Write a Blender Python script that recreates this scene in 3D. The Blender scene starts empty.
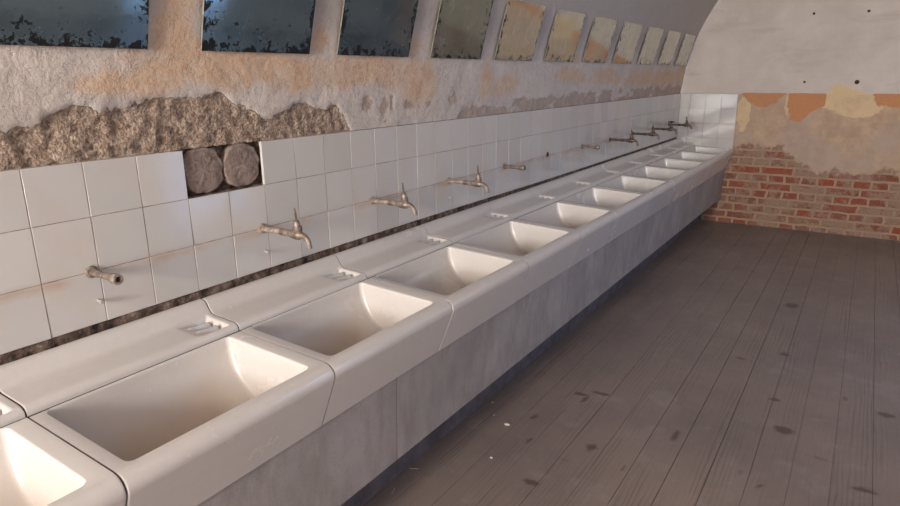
import bpy, bmesh, math, random
from mathutils import Vector, Matrix, noise
R = math.radians
random.seed(7)
sc = bpy.context.scene
COL = sc.collection
# metric place: x = out from the tiled wall, y = along the row of basins, z = up, Z0 = height of the tile top above the floor
Z0 = 1.3355
FLOOR = -1.3355
LEN = 6.456          # far wall
NEAR = -4.6          # wall behind the camera
RAD = 1.85           # vault radius
WID = 3.70
def srgb(r, g, b):
    f = lambda c: (c/255/12.92) if c/255 <= .04045 else ((c/255+.055)/1.055)**2.4
    return (f(r), f(g), f(b), 1)

# ------------------------------------------------------------------ camera
F_PX, YAW, PITCH, ROLL = 635.911, 33.0178, 15.6446, -0.5063
a, b, r = R(YAW), R(PITCH), R(ROLL)
fwd = Vector((-math.sin(a)*math.cos(b), math.cos(a)*math.cos(b), -math.sin(b)))
rt = fwd.cross(Vector((0, 0, 1))).normalized(); up = rt.cross(fwd)
rt, up = rt*math.cos(r)+up*math.sin(r), -rt*math.sin(r)+up*math.cos(r)
cd = bpy.data.cameras.new('camera'); cam = bpy.data.objects.new('camera', cd); COL.objects.link(cam)
cd.sensor_width = 36; cd.lens = F_PX/900*36; cd.clip_start = .02
m = Matrix((rt, up, -fwd)).transposed().to_4x4(); m.translation = Vector((1.7219, -.7286, .2119+Z0))
cam.matrix_world = m; sc.camera = cam
# ------------------------------------------------------------------ light
sc.view_settings.view_transform = 'Standard'; sc.view_settings.look = 'None'
sc.view_settings.gamma = 1; sc.view_settings.use_curve_mapping = False
sc.view_settings.exposure = 0.26
w = bpy.data.worlds.new('sky'); sc.world = w; w.use_nodes = True
bg = w.node_tree.nodes['Background']; bg.inputs[0].default_value = (.55, .7, 1, 1); bg.inputs[1].default_value = .6
def area(name, loc, direction, sx, sy, power, col, spread=180):
    l = bpy.data.lights.new(name, 'AREA'); l.shape = 'RECTANGLE'; l.size = sx; l.size_y = sy; l.energy = power; l.color = col
    l.spread = R(spread)
    o = bpy.data.objects.new(name, l); COL.objects.link(o); o.location = (loc[0], loc[1], loc[2]+Z0)
    o.rotation_euler = Vector(direction).to_track_quat('-Z', 'Z').to_euler()
    return o
ND = (1.25, 2.30, FLOOR, -.06)  # unseen low opening, added behind the camera
NW = (.70, 1.60, .05, 1.33)      # window behind the camera: x0 x1 z0 z1
RW = [(-3.6, -2.4), (-.4, .8), (2.4, 3.6), (4.8, 5.8)]   # unseen windows added high in the vault's right slope to balance the light: y0 y1
RZ = (.42, 1.16)
area('added_low_daylight', (1.78, NEAR-.12, -.47), (0, 1, 0), 1.05, .75, 46, (1, .97, .93))  # added low source that gives the far tiles their highlight
DR = (2.7, 3.7, FLOOR, .0)      # doorway in the right wall
area('doorway_daylight', (WID+.12, 3.2, -.7), (-1, 0, -.1), .95, 1.2, 6, (.25, .5, 1))
area('window_daylight', (1.15, NEAR-.12, .70), (0, 1, -.14), .95, 1.3, 460, (1, .94, .875))
SIDE = [(4, (1, .97, .93)), (4, (1, .97, .93)), (25, (.42, .63, 1)), (10, (1, .98, .95))]
for (y0, y1), (pw, cl) in zip(RW, SIDE):
    area('added_side_daylight', (3.60, (y0+y1)/2, .80), (-1, 0, -.42), y1-y0-.1, .72, pw, cl)

# ------------------------------------------------------------------ helpers
def link(name, bm, mats, parent=None, base=(0, 0, 0), smooth=False):
    """one mesh object; bm verts are in place coordinates, base is where its origin goes"""
    bx = Vector(base)
    for v in bm.verts: v.co -= bx
    me = bpy.data.meshes.new(name); bm.to_mesh(me); bm.free()
    for mm in (mats if isinstance(mats, (list, tuple)) else [mats]): me.materials.append(mm)
    if smooth:
        for p in me.polygons: p.use_smooth = True
    o = bpy.data.objects.new(name, me); COL.objects.link(o)
    if parent: o.parent = parent; o.location = bx-Vector(parent['_b'])
    else: o.location = bx+Vector((0, 0, Z0))
    o['_b'] = tuple(bx)
    return o
def thing(name, base):
    o = bpy.data.objects.new(name, None); COL.objects.link(o); o.empty_display_size = .05
    o.location = Vector(base)+Vector((0, 0, Z0)); o['_b'] = tuple(base); return o
def tag(o, label=None, cat=None, group=None, kind=None):
    if label: o['label'] = label
    if cat: o['category'] = cat
    if group: o['group'] = group
    if kind: o['kind'] = kind
    return o
def dup(o, base):
    c = o.copy(); COL.objects.link(c); c.location = Vector(base)+Vector((0, 0, Z0)); c['_b'] = tuple(base)
    for ch in list(o.children):
        d = ch.copy(); COL.objects.link(d); d.parent = c
        for g in list(ch.children):
            e = g.copy(); COL.objects.link(e); e.parent = d
    return c
def box(bm, x0, x1, y0, y1, z0, z1):
    vs = [bm.verts.new((x, y, z)) for z in (z0, z1) for y in (y0, y1) for x in (x0, x1)]
    for f in ((0, 2, 3, 1), (4, 5, 7, 6), (0, 1, 5, 4), (2, 6, 7, 3), (0, 4, 6, 2), (1, 3, 7, 5)): bm.faces.new([vs[i] for i in f])
    return vs
def ring_skin(bm, rings, cap0=False, cap1=False, flip=False):
    vr = [[bm.verts.new(p) for p in rg] for rg in rings]; n = len(vr[0])
    for i in range(len(vr)-1):
        for j in range(n):
            q = [vr[i][j], vr[i][(j+1) % n], vr[i+1][(j+1) % n], vr[i+1][j]]
            bm.faces.new(q[::-1] if flip else q)
    if cap0: bm.faces.new(vr[0][::-1] if not flip else vr[0])
    if cap1: bm.faces.new(vr[-1] if not flip else vr[-1][::-1])
    return vr
def lathe(bm, origin, axis, prof, n=20, cap0=True, cap1=True):
    """prof: (distance along axis, radius)"""
    ax = Vector(axis).normalized(); t = Vector((0, 0, 1)) if abs(ax.z) < .9 else Vector((0, 1, 0))
    u = ax.cross(t).normalized(); v = ax.cross(u); o = Vector(origin)
    rings = [[o+ax*d+(u*math.cos(2*math.pi*k/n)+v*math.sin(2*math.pi*k/n))*rr for k in range(n)] for d, rr in prof]
    ring_skin(bm, rings, cap0, cap1)
def tube(bm, pts, rad, n=12):
    pts = [Vector(p) for p in pts]; rings = []; pu = None
    for i, p in enumerate(pts):
        d = (pts[min(i+1, len(pts)-1)]-pts[max(i-1, 0)]).normalized()
        if pu is None: pu = d.cross(Vector((0, 1, 0))); 
        pu = (pu-d*pu.dot(d)).normalized(); v = d.cross(pu); rr = rad[i] if isinstance(rad, (list, tuple)) else rad
        rings.append([p+(pu*math.cos(2*math.pi*k/n)+v*math.sin(2*math.pi*k/n))*rr for k in range(n)])
    ring_skin(bm, rings, True, True)
def fix(bm): bmesh.ops.recalc_face_normals(bm, faces=bm.faces[:]); return bm
def lerp(tab, x):
    if x <= tab[0][0]: return tab[0][1]
    for (x0, y0), (x1, y1) in zip(tab, tab[1:]):
        if x <= x1: return y0+(y1-y0)*(x-x0)/(x1-x0)
    return tab[-1][1]
def sstep(e0, e1, x):
    t = min(1, max(0, (x-e0)/(e1-e0))); return t*t*(3-2*t)
def fbm(x, y, z=0, o=4): return noise.fractal(Vector((x, y, z)), 1, 2, o)

# ---- node helper
class Mat:
    def __init__(s, name):
        s.m = bpy.data.materials.new(name); s.m.use_nodes = True; s.nt = s.m.node_tree
        s.b = s.nt.nodes['Principled BSDF']
    def n(s, t, ins=None, **props):
        nd = s.nt.nodes.new(t)
        for k, v in props.items(): setattr(nd, k, v)
        for k, v in (ins or {}).items(): s.put(nd.inputs[k], v)
        return nd
    def put(s, sock, v):
        if isinstance(v, bpy.types.NodeSocket): s.nt.links.new(v, sock)
        elif isinstance(v, bpy.types.Node): s.nt.links.new(v.outputs[0], sock)
        else: sock.default_value = v
    def set(s, **kw):
        for k, v in kw.items(): s.put(s.b.inputs[k.replace('_', ' ')], v)
        return s
    def coord(s, kind='Object', scale=(1, 1, 1), loc=(0, 0, 0)):
        tc = s.n('ShaderNodeTexCoord'); return s.n('ShaderNodeMapping', {0: tc.outputs[kind], 1: loc, 3: scale}).outputs[0]
    def noise(s, vec, scale, detail=4, rough=.55, dist=0):
        return s.n('ShaderNodeTexNoise', {'Vector': vec, 'Scale': scale, 'Detail': detail, 'Roughness': rough, 'Distortion': dist}).outputs[0]
    def ramp(s, f, stops, interp='LINEAR'):
        nd = s.n('ShaderNodeValToRGB', {0: f}); cr = nd.color_ramp; cr.interpolation = interp
        while len(cr.elements) < len(stops): cr.elements.new(.5)
        for e, (p, c) in zip(cr.elements, stops): e.position = p; e.color = c if isinstance(c, tuple) else (c, c, c, 1)
        return nd.outputs[0]
    def mix(s, f, a, b_, blend='MIX'):
        nd = s.n('ShaderNodeMix', data_type='RGBA', blend_type=blend); s.put(nd.inputs[0], f); s.put(nd.inputs[6], a); s.put(nd.inputs[7], b_)
        return nd.outputs[2]
    def math(s, op, a, b_=0., clamp=False):
        nd = s.n('ShaderNodeMath', {0: a, 1: b_}, operation=op); nd.use_clamp = clamp; return nd.outputs[0]
    def bump(s, h, strength=.4, dist=.01, nrm=None):
        nd = s.n('ShaderNodeBump', {'Height': h, 'Strength': strength, 'Distance': dist})
        if nrm is not None: s.put(nd.inputs['Normal'], nrm)
        s.put(s.b.inputs['Normal'], nd.outputs[0]); return nd.outputs[0]
    def attr(s, name): return s.n('ShaderNodeAttribute', attribute_name=name)
    def sep(s, v): return s.n('ShaderNodeSeparateXYZ', {0: v}).outputs

# ------------------------------------------------------------------ materials
def mat_left_wall():
    M = Mat('weathered_plaster'); P = M.coord()
    A = M.attr('mask'); ch = M.n('ShaderNodeSeparateColor', {0: A.outputs['Color']}).outputs
    n1 = M.noise(P, 5, 6, .65); n2 = M.noise(P, 28, 6, .7); n3 = M.noise(P, 90, 5, .7); n4 = M.noise(P, 1.7, 3)
    paint = M.mix(M.ramp(n1, [(.35, 0.), (.65, 1.)]), srgb(206, 194, 184), srgb(190, 180, 174))
    paint = M.mix(M.ramp(n2, [(.62, 0.), (.72, .6)]), paint, srgb(150, 128, 112))
    paint = M.mix(M.ramp(M.sep(P)[2], [(.33, 0.), (.45, 1.)]), paint, M.mix(n1, srgb(186, 176, 168), srgb(172, 162, 156)))
    peach = M.mix(M.ramp(n2, [(.35, 0.), (.7, 1.)]), srgb(206, 180, 154), srgb(200, 160, 128))
    gm = M.ramp(M.math('ADD', M.math('ADD', ch[1], M.math('MULTIPLY', M.math('SUBTRACT', n1, .5), 1.2)), M.math('MULTIPLY', M.math('SUBTRACT', n2, .5), .8)), [(.2, 0.), (.9, .9)])
    c = M.mix(gm, paint, peach)
    # bare aggregate
    vor = M.n('ShaderNodeTexVoronoi', {'Vector': P, 'Scale': 130., 'Randomness': 1.}).outputs[0]
    agg = M.mix(M.ramp(n3, [(.36, 0.), (.62, 1.)]), srgb(122, 98, 84), srgb(218, 196, 176))
    agg = M.mix(M.ramp(n2, [(.4, 0.), (.75, .75)]), agg, srgb(166, 138, 114))
    rm = M.ramp(M.math('ADD', ch[0], M.math('MULTIPLY', M.math('SUBTRACT', n2, .5), .5)), [(.44, 0.), (.54, 1.)])
    c = M.mix(rm, c, agg)
    # grey brown under coat
    c = M.mix(M.ramp(M.math('ADD', ch[2], M.math('MULTIPLY', M.math('SUBTRACT', n2, .5), .6)), [(.35, 0.), (.75, .9)]), c, M.mix(M.noise(M.coord(scale=(1, 1, .35)), 40, 5, .7), srgb(120, 98, 84), srgb(206, 188, 174)))
    hairline = M.ramp(M.noise(M.coord(scale=(1, 1, .6)), 30, 6, .6, .4), [(.44, 0.), (.45, .5), (.47, 0.)])
    zz = M.sep(P)[2]
    low = M.ramp(zz, [(.28, 1.), (.34, 0.)])
    c = M.mix(M.math('MULTIPLY', hairline, low), c, srgb(140, 110, 92))
    c = M.mix(M.ramp(zz, [(-.0005, 1.), (.0, 0.)]) if False else M.math('LESS_THAN', zz, -.0008), c, M.ramp(n2, [(.36, srgb(44, 34, 30)), (.52, srgb(108, 88, 76)), (.7, srgb(160, 142, 128))]))
    M.set(Base_Color=c, Roughness=.9)
    h = M.math('ADD', M.math('MULTIPLY', n3, M.math('ADD', M.math('MULTIPLY', rm, 1.2), .15)), M.math('MULTIPLY', n2, .5))
    h = M.math('ADD', h, M.math('MULTIPLY', M.math('SUBTRACT', 1., vor), M.math('MULTIPLY', rm, .5)))
    h = M.math('ADD', h, M.math('MULTIPLY', M.ramp(M.noise(P, 30, 6, .6, .4), [(.44, 0.), (.46, 1.)]), .12))
    M.bump(h, .9, .014); return M.m
def mat_vault():
    M = Mat('vault_plaster'); P = M.coord()
    n1 = M.noise(P, 2.2, 5, .6); n2 = M.noise(P, 30, 5, .6)
    c = M.mix(M.ramp(n1, [(.3, 0.), (.7, 1.)]), srgb(184, 174, 167), srgb(170, 160, 154))
    M.set(Base_Color=c, Roughness=.9); M.bump(M.math('ADD', n2, M.math('MULTIPLY', n1, 2.)), .3, .006); return M.m
def mat_far_wall():
    M = Mat('patched_lime_and_brick'); P = M.coord()
    A = M.attr('mask'); ch = M.n('ShaderNodeSeparateColor', {0: A.outputs['Color']}).outputs
    n1 = M.noise(P, 3, 6, .6); n2 = M.noise(P, 14, 6, .65); n3 = M.noise(P, 60, 5, .65)
    zz = M.sep(P)[2]
    white = M.mix(M.ramp(n1, [(.35, 0.), (.68, 1.)]), srgb(212, 200, 190), srgb(196, 183, 173))
    white = M.mix(M.ramp(M.noise(M.coord(scale=(.6, 1, 2.5)), 3, 6, .6), [(.56, 0.), (.66, .5)]), white, srgb(188, 172, 160))
    tan = M.mix(M.ramp(n2, [(.35, 0.), (.68, 1.)]), srgb(198, 168, 140), srgb(178, 150, 126))
    tan = M.mix(M.ramp(n1, [(.45, 0.), (.6, .6)]), tan, srgb(176, 158, 146))
    c = M.mix(M.ramp(zz, [(-.0, 0.), (.004, 1.)]), tan, white)
    c = M.mix(M.ramp(M.math('ADD', ch[1], M.math('MULTIPLY', M.math('SUBTRACT', n2, .5), .5)), [(.46, 0.), (.56, 1.)]), c, M.mix(n2, srgb(222, 194, 150), srgb(208, 180, 146)))
    c = M.mix(M.ramp(M.math('ADD', ch[0], M.math('MULTIPLY', M.math('SUBTRACT', n2, .5), .55)), [(.46, 0.), (.54, 1.)]), c, M.mix(n3, srgb(182, 116, 72), srgb(206, 152, 110)))
    # bricks
    sw = M.sep(P); vec = M.n('ShaderNodeCombineXYZ', {0: sw[0], 1: M.math('ADD', sw[2], 2.), 2: 0.}).outputs[0]
    wob = M.n('ShaderNodeVectorMath', {0: vec, 1: M.n('ShaderNodeVectorMath', {0: M.n('ShaderNodeTexNoise', {'Vector': P, 'Scale': 9.}).outputs[1], 1: (.05, .022, 0)}, operation='MULTIPLY').outputs[0]}, operation='ADD').outputs[0]
    def br(c1, c2, cm, ms=.09):
        return M.n('ShaderNodeTexBrick', {'Vector': wob, 'Color1': c1, 'Color2': c2, 'Mortar': cm, 'Scale': 1., 'Mortar Size': ms*.13, 'Mortar Smooth': .25, 'Bias': 0., 'Brick Width': .295, 'Row Height': .081},
                   offset=.5, offset_frequency=2, squash=.5, squash_frequency=2)
    bk = br(srgb(150, 66, 44), srgb(84, 46, 38), srgb(172, 142, 116))
    rnd = br((0, 0, 0, 1), (1, 1, 1, 1), (.5, .5, .5, 1)).outputs[0]
    bc = M.mix(M.ramp(rnd, [(.0, 0.), (.45, .2), (.9, 1.)]), bk.outputs[0], M.mix(bk.outputs[1], srgb(136, 92, 70), srgb(180, 152, 126)))
    bc = M.mix(M.ramp(n3, [(.42, 0.), (.75, .5)]), bc, srgb(150, 120, 98))
    lime = M.ramp(M.math('ADD', M.math('MULTIPLY', M.math('ADD', n1, n2), .5), M.math('MULTIPLY', rnd, .10)), [(.53, 0.), (.60, .9)])
    bc = M.mix(M.math('MULTIPLY', lime, M.ramp(n3, [(.35, .6), (.55, 1.)])), bc, srgb(156, 130, 110))
    bm_ = M.ramp(M.math('ADD', ch[2], M.math('MULTIPLY', M.math('SUBTRACT', n2, .5), .9)), [(.42, 0.), (.6, 1.)])
    c = M.mix(bm_, c, bc)
    c = M.mix(M.ramp(M.noise(P, 2.3, 5, .65), [(.4, 0.), (.65, .45)]), c, srgb(140, 114, 96), 'MULTIPLY') if False else M.mix(M.math('MULTIPLY', M.math('LESS_THAN', zz, 0.), M.ramp(M.noise(P, 4.5, 6, .7), [(.47, 0.), (.7, .4)])), c, srgb(158, 134, 116))
    M.set(Base_Color=c, Roughness=.92)
    h = M.math('SUBTRACT', M.math('ADD', M.math('MULTIPLY', n2, .5), M.math('MULTIPLY', n3, .3)), M.math('MULTIPLY', M.math('MULTIPLY', bk.outputs[1], bm_), .9))
    h = M.math('SUBTRACT', h, M.math('MULTIPLY', ch[0], .3))
    M.bump(h, .55, .012); return M.m
def mat_tile(name, c1, c2):
    M = Mat(name); P = M.coord()
    rnd = M.n('ShaderNodeNewGeometry').outputs['Random Per Island']
    n1 = M.noise(P, 6, 5, .6); n2 = M.noise(P, 45, 3, .5)
    c = M.mix(rnd, c1, c2)
    c = M.mix(M.ramp(n1, [(.45, 0.), (.75, .35)]), c, srgb(196, 176, 160))
    # tan band painted along the pipe joint, standing in for the taps' soft shadows
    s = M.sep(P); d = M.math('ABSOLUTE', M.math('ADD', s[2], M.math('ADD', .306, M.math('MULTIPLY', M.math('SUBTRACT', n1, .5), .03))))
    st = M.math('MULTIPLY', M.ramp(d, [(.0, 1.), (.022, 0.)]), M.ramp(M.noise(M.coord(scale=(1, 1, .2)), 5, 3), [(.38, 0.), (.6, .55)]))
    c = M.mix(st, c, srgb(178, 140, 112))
    M.set(Base_Color=c, Roughness=M.ramp(n1, [(.3, .05), (.7, .13)]), IOR=1.5, Specular_IOR_Level=.55)
    M.bump(M.math('ADD', n1, M.math('MULTIPLY', n2, .06)), .08, .01); return M.m
def mat_grout():
    M = Mat('joint_mortar'); P = M.coord(); n = M.noise(P, 30, 5, .7)
    M.set(Base_Color=M.ramp(n, [(.35, srgb(70, 52, 44)), (.55, srgb(124, 104, 92)), (.75, srgb(190, 176, 164))]), Roughness=.95); M.bump(n, .6, .006); return M.m
def mat_ceramic(name, dirt=.5, warm=0):
    M = Mat(name); P = M.coord(); rnd = M.n('ShaderNodeObjectInfo').outputs['Random']
    off = M.n('ShaderNodeVectorMath', {0: P, 1: M.n('ShaderNodeCombineXYZ', {0: M.math('MULTIPLY', rnd, 17.), 1: M.math('MULTIPLY', rnd, 9.)}).outputs[0]}, operation='ADD').outputs[0]
    n1 = M.noise(off, 4, 5, .6); n2 = M.noise(off, 40, 5, .65); n3 = M.noise(off, 160, 2, .5)
    base = M.mix(n1, srgb(210, 206, 203), srgb(198, 193, 190))
    c = M.mix(M.ramp(n2, [(.0, 0.), (1., .35)]), base, srgb(188, 172, 158))
    c = M.mix(M.ramp(n3, [(.70, 0.), (.78, dirt*.5)]), c, srgb(130, 108, 92))
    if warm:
        z = M.sep(P)[2]   # brown dirt in the bowl, with its warm bounced shade painted in
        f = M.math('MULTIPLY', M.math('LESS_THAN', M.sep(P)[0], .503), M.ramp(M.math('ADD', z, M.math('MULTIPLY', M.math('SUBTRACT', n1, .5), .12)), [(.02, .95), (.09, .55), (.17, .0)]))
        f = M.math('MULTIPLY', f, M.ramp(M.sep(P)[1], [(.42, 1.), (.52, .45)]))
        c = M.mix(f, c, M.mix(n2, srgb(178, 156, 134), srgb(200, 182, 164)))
    M.set(Base_Color=c, Roughness=M.ramp(n1, [(.3, .15), (.7, .3)]), Specular_IOR_Level=.5)
    M.bump(M.noise(off, 5, 2, .4), .06, .01); return M.m
def mat_panel():
    M = Mat('grey_terrazzo'); P = M.coord(); S = M.coord(scale=(1, 1, .35))
    n1 = M.noise(P, 3, 6, .65); n2 = M.noise(S, 14, 5, .6); n3 = M.noise(P, 200, 2, .5)
    c = M.mix(M.ramp(n1, [(.3, 0.), (.7, 1.)]), srgb(168, 162, 160), srgb(140, 134, 133))
    c = M.mix(M.ramp(n2, [(.45, 0.), (.7, .7)]), c, srgb(132, 122, 116))
    c = M.mix(M.ramp(n3, [(.6, 0.), (.7, .5)]), c, srgb(112, 106, 106))
    M.set(Base_Color=c, Roughness=.6); M.bump(n2, .15, .006); return M.m
def mat_floor():
    M = Mat('worn_pine_boards'); P = M.coord(); rnd = M.n('ShaderNodeNewGeometry').outputs['Random Per Island']
    sh = M.n('ShaderNodeCombineXYZ', {0: M.math('MULTIPLY', rnd, 7.), 1: M.math('MULTIPLY', rnd, 31.), 2: 0.}).outputs[0]
    V = M.n('ShaderNodeVectorMath', {0: P, 1: sh}, operation='ADD').outputs[0]
    V1 = M.n('ShaderNodeMapping', {0: V, 3: (1, .11, 1)}).outputs[0]; V2 = M.n('ShaderNodeMapping', {0: V, 3: (1, .03, 1)}).outputs[0]
    g = M.noise(V1, 9, 3, .5, .4)
    rings = M.n('ShaderNodeTexWave', {'Vector': V1, 'Scale': 16., 'Distortion': 7., 'Detail': 2., 'Detail Scale': 1.2}, wave_type='BANDS', bands_direction='X').outputs[1]
    fine = M.noise(V2, 160, 3, .6); cloud = M.noise(P, 1.6, 4, .6); worn = M.noise(P, 7, 5, .65)
    c = M.mix(M.ramp(cloud, [(.3, 0.), (.7, 1.)]), srgb(140, 123, 114), srgb(118, 106, 101))
    c = M.mix(M.math('MULTIPLY', M.math('ABSOLUTE', M.math('SUBTRACT', rnd, .5)), .5), c, srgb(124, 112, 108))
    c = M.mix(M.math('MULTIPLY', M.ramp(rings, [(.6, 0.), (1., 1.)]), M.ramp(g, [(.45, .0), (.65, .5)])), c, srgb(92, 80, 77))
    c = M.mix(M.ramp(fine, [(.5, 0.), (.8, .35)]), c, srgb(100, 88, 84))
    c = M.mix(M.ramp(worn, [(.55, 0.), (.75, .3)]), c, srgb(166, 156, 152))
    # knots
    vo = M.n('ShaderNodeTexVoronoi', {'Vector': M.n('ShaderNodeMapping', {0: V, 3: (4.2, 1.9, 1)}).outputs[0], 'Scale': 1., 'Randomness': 1.}).outputs[0]
    vd = M.math('ADD', vo, M.math('MULTIPLY', M.math('SUBTRACT', worn, .5), .08))
    c = M.mix(M.ramp(vd, [(.02, .75), (.07, 0.)]), c, srgb(92, 76, 70))
    A = M.attr('mask').outputs['Fac']
    c = M.mix(M.ramp(M.math('ADD', A, M.math('MULTIPLY', M.math('SUBTRACT', M.noise(P, 40, 4, .6), .5), .8)), [(.28, 0.), (.7, .8)]), c, srgb(76, 60, 56))
    M.set(Base_Color=c, Roughness=M.ramp(worn, [(.3, .42), (.7, .6)]), Specular_IOR_Level=.4)
    M.bump(M.math('ADD', M.math('MULTIPLY', fine, .3), M.math('MULTIPLY', rings, M.math('MULTIPLY', g, .4))), .25, .003); return M.m
def mat_mirror(nm, t1, t2, h1, h2, hz, sp0, streak=0):
    M = Mat(nm); P = M.coord(); rnd = M.n('ShaderNodeObjectInfo').outputs['Random']
    off = M.n('ShaderNodeVectorMath', {0: P, 1: M.n('ShaderNodeCombineXYZ', {1: M.math('MULTIPLY', rnd, 23.), 2: M.math('MULTIPLY', rnd, 11.)}).outputs[0]}, operation='ADD').outputs[0]
    s = M.sep(P)      # y across 0..0.44, z up the pane 0..0.30
    ed = M.math('MINIMUM', M.math('MINIMUM', s[1], M.math('SUBTRACT', .44, s[1])), M.math('MULTIPLY', s[2], .8))
    n1 = M.noise(off, 22, 5, .75, .3); n2 = M.noise(off, 80, 4, .7); n3 = M.noise(off, 5, 4, .6)
    edge = M.ramp(ed, [(.0, .16), (.02, .12), (.05, .055), (.12, .0)])
    sp = M.ramp(M.math('ADD', M.math('ADD', M.math('MULTIPLY', n1, .65), M.math('MULTIPLY', n2, .35)), edge), [(sp0, 0.), (sp0+.03, 1.)])
    n4 = M.noise(M.n('ShaderNodeMapping', {0: off, 3: (1, 1, .12)}).outputs[0], 45, 5, .65); haze = M.ramp(M.math('ADD', M.math('MULTIPLY', n3, 1-streak), M.math('MULTIPLY', n4, streak)), [(.35, .25), (.7, .6)])
    M.set(Base_Color=M.mix(sp, M.mix(n3, t1, t2), srgb(22, 22, 22)), Metallic=M.math('SUBTRACT', 1., sp), Roughness=M.math('ADD', M.math('MULTIPLY', n1, .1), M.math('ADD', .03, M.math('MULTIPLY', sp, .4))))
    M.bump(n3, .05, .01)
    # diffuse haze whose tints paint in the blue, grey and cream reflections
    d = M.n('ShaderNodeBsdfDiffuse', {0: M.mix(sp, M.mix(n3, h1, h2), srgb(18, 18, 18))}); mx = M.n('ShaderNodeMixShader', {0: M.math('MULTIPLY', haze, hz), 1: M.b.outputs[0], 2: d.outputs[0]})
    out = M.nt.nodes['Material Output']; M.nt.links.new(mx.outputs[0], out.inputs[0]); return M.m
def mat_metal(name, c1, c2, metal=.6, rough=.45):
    M = Mat(name); P = M.coord(); n = M.noise(P, 60, 5, .7); n1 = M.noise(P, 18, 3)
    M.set(Base_Color=M.mix(M.ramp(n, [(.4, 0.), (.6, 1.)]), c1, c2), Metallic=M.ramp(n1, [(.4, 0.), (.6, metal)]), Roughness=rough); M.bump(n, .3, .002); return M.m
def mat_plain(name, c1, c2, scale=30, rough=.9, bump=.4):
    M = Mat(name); n = M.noise(M.coord(), scale, 5, .65)
    M.set(Base_Color=M.mix(M.ramp(n, [(.35, 0.), (.65, 1.)]), c1, c2), Roughness=rough); M.bump(n, bump, .005); return M.m

m_left = mat_left_wall(); m_vault = mat_vault(); m_far = mat_far_wall(); m_floor = mat_floor()
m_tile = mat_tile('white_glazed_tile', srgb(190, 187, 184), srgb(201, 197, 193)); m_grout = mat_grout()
m_cer = mat_ceramic('cream_ceramic', .5, 1); m_ledge = mat_ceramic('white_ceramic', .4, 0); m_panel = mat_panel(); m_mirror = mat_mirror('desilvered_bluish_mirror', srgb(140, 172, 190), srgb(170, 186, 186), srgb(78, 106, 126), srgb(112, 128, 134), .7, .62)  # bluish tint paints the blue floor reflection into the near mirrors
m_mirror2 = mat_mirror('desilvered_grey_mirror', srgb(140, 158, 160), srgb(190, 200, 196), srgb(84, 98, 98), srgb(160, 166, 154), .8, .64, .35)
m_mirror3 = mat_mirror('cream_reflection_mirror', srgb(214, 216, 206), srgb(206, 206, 192), srgb(158, 154, 134), srgb(206, 204, 188), .7, .655, .35)  # cream tint paints in the pale end wall these mirrors reflect
m_edge = mat_plain('glass_edge', srgb(92, 90, 84), srgb(160, 154, 142), 80, .4)
m_tap = mat_metal('limescaled_metal', srgb(150, 136, 126), srgb(104, 90, 80), .5, .5)
m_pipe = mat_metal('painted_pipe', srgb(180, 164, 150), srgb(128, 110, 98), .25, .5)
m_dtap = mat_metal('tarnished_metal', srgb(116, 100, 90), srgb(74, 62, 56), .7, .45)
m_chrome = mat_metal('dull_chrome', srgb(214, 210, 204), srgb(160, 154, 148), .3, .35)
m_black = mat_plain('black_enamel', srgb(24, 22, 22), srgb(40, 36, 34), 40, .5)
m_dark = mat_plain('dark_void', srgb(26, 20, 18), srgb(44, 34, 30), 30, .95)
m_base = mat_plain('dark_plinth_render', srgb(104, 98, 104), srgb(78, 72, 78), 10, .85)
m_joint = mat_plain('dark_brown_joint', srgb(48, 38, 34), srgb(96, 78, 66), 60)
m_grline = mat_plain('tile_joint_line', srgb(112, 94, 82), srgb(178, 160, 146), 24)
m_dab = mat_plain('grey_cement_dab', srgb(150, 132, 122), srgb(112, 96, 88), 60, .95, .8)
m_white = mat_plain('white_paint', srgb(206, 200, 192), srgb(188, 180, 172), 12, .6, .2)
m_chip = mat_plain('plaster_crumb', srgb(214, 204, 192), srgb(180, 168, 156), 60, .9)

# ------------------------------------------------------------------ room shell
def vault_x(z):      # left side of the barrel vault
    zz = z+.08; return max(0, RAD-math.sqrt(max(0, RAD*RAD-zz*zz)))-.0017 if z > -.08 else 0
def span(a, b, step):
    n = max(1, round((b-a)/step)); return [a+(b-a)*i/n for i in range(n+1)]
def uniq(*ls):
    out = []
    for v in sorted(x for l in ls for x in l):
        if not out or v-out[-1] > 1e-5: out.append(v)
    return out
ROUGH = [(-.8, .08), (-.01, .095), (.05, .10), (.09, .13), (.12, .145), (.22, .13), (.357, .15), (.44, .152), (.53, .155), (.60, .165), (.64, .135), (.69, .115), (.76, .08), (.80, .065), (.83, .085), (.88, .11), (.95, .118), (1.05, .10), (1.12, .108), (1.17, .06), (1.20, .02), (1.24, -.05), (10, -.05)]
BAND = [(1.9, -.06), (2.05, .03), (2.2, .055), (2.45, .05), (2.6, .065), (3.0, .07), (3.4, .085), (4.0, .095), (5, .09), (6.5, .085)]
PEACH = [(.55, .25, .25, .06), (.85, .24, .3, .06), (1.2, .24, .3, .055), (1.55, .22, .22, .08), (.40, .215, .10, .05), (.25, .20, .10, .03), (.42, .33, .07, .08), (.66, .235, .13, .06), (.9, .215, .16, .06), (1.12, .22, .14, .06), (1.3, .235, .12, .05), (1.66, .19, .15, .11), (1.5, .23, .1, .05), (1.02, .33, .05, .05), (1.6, .33, .05, .045),
         (2.25, .19, .08, .09), (2.5, .17, .14, .06), (3.4, .20, .25, .05), (4.1, .19, .35, .055), (4.9, .17, .4, .07), (5.7, .16, .5, .08), (6.3, .18, .2, .1), (3.42, .31, .05, .03), (.45, .45, .05, .1)]
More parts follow.
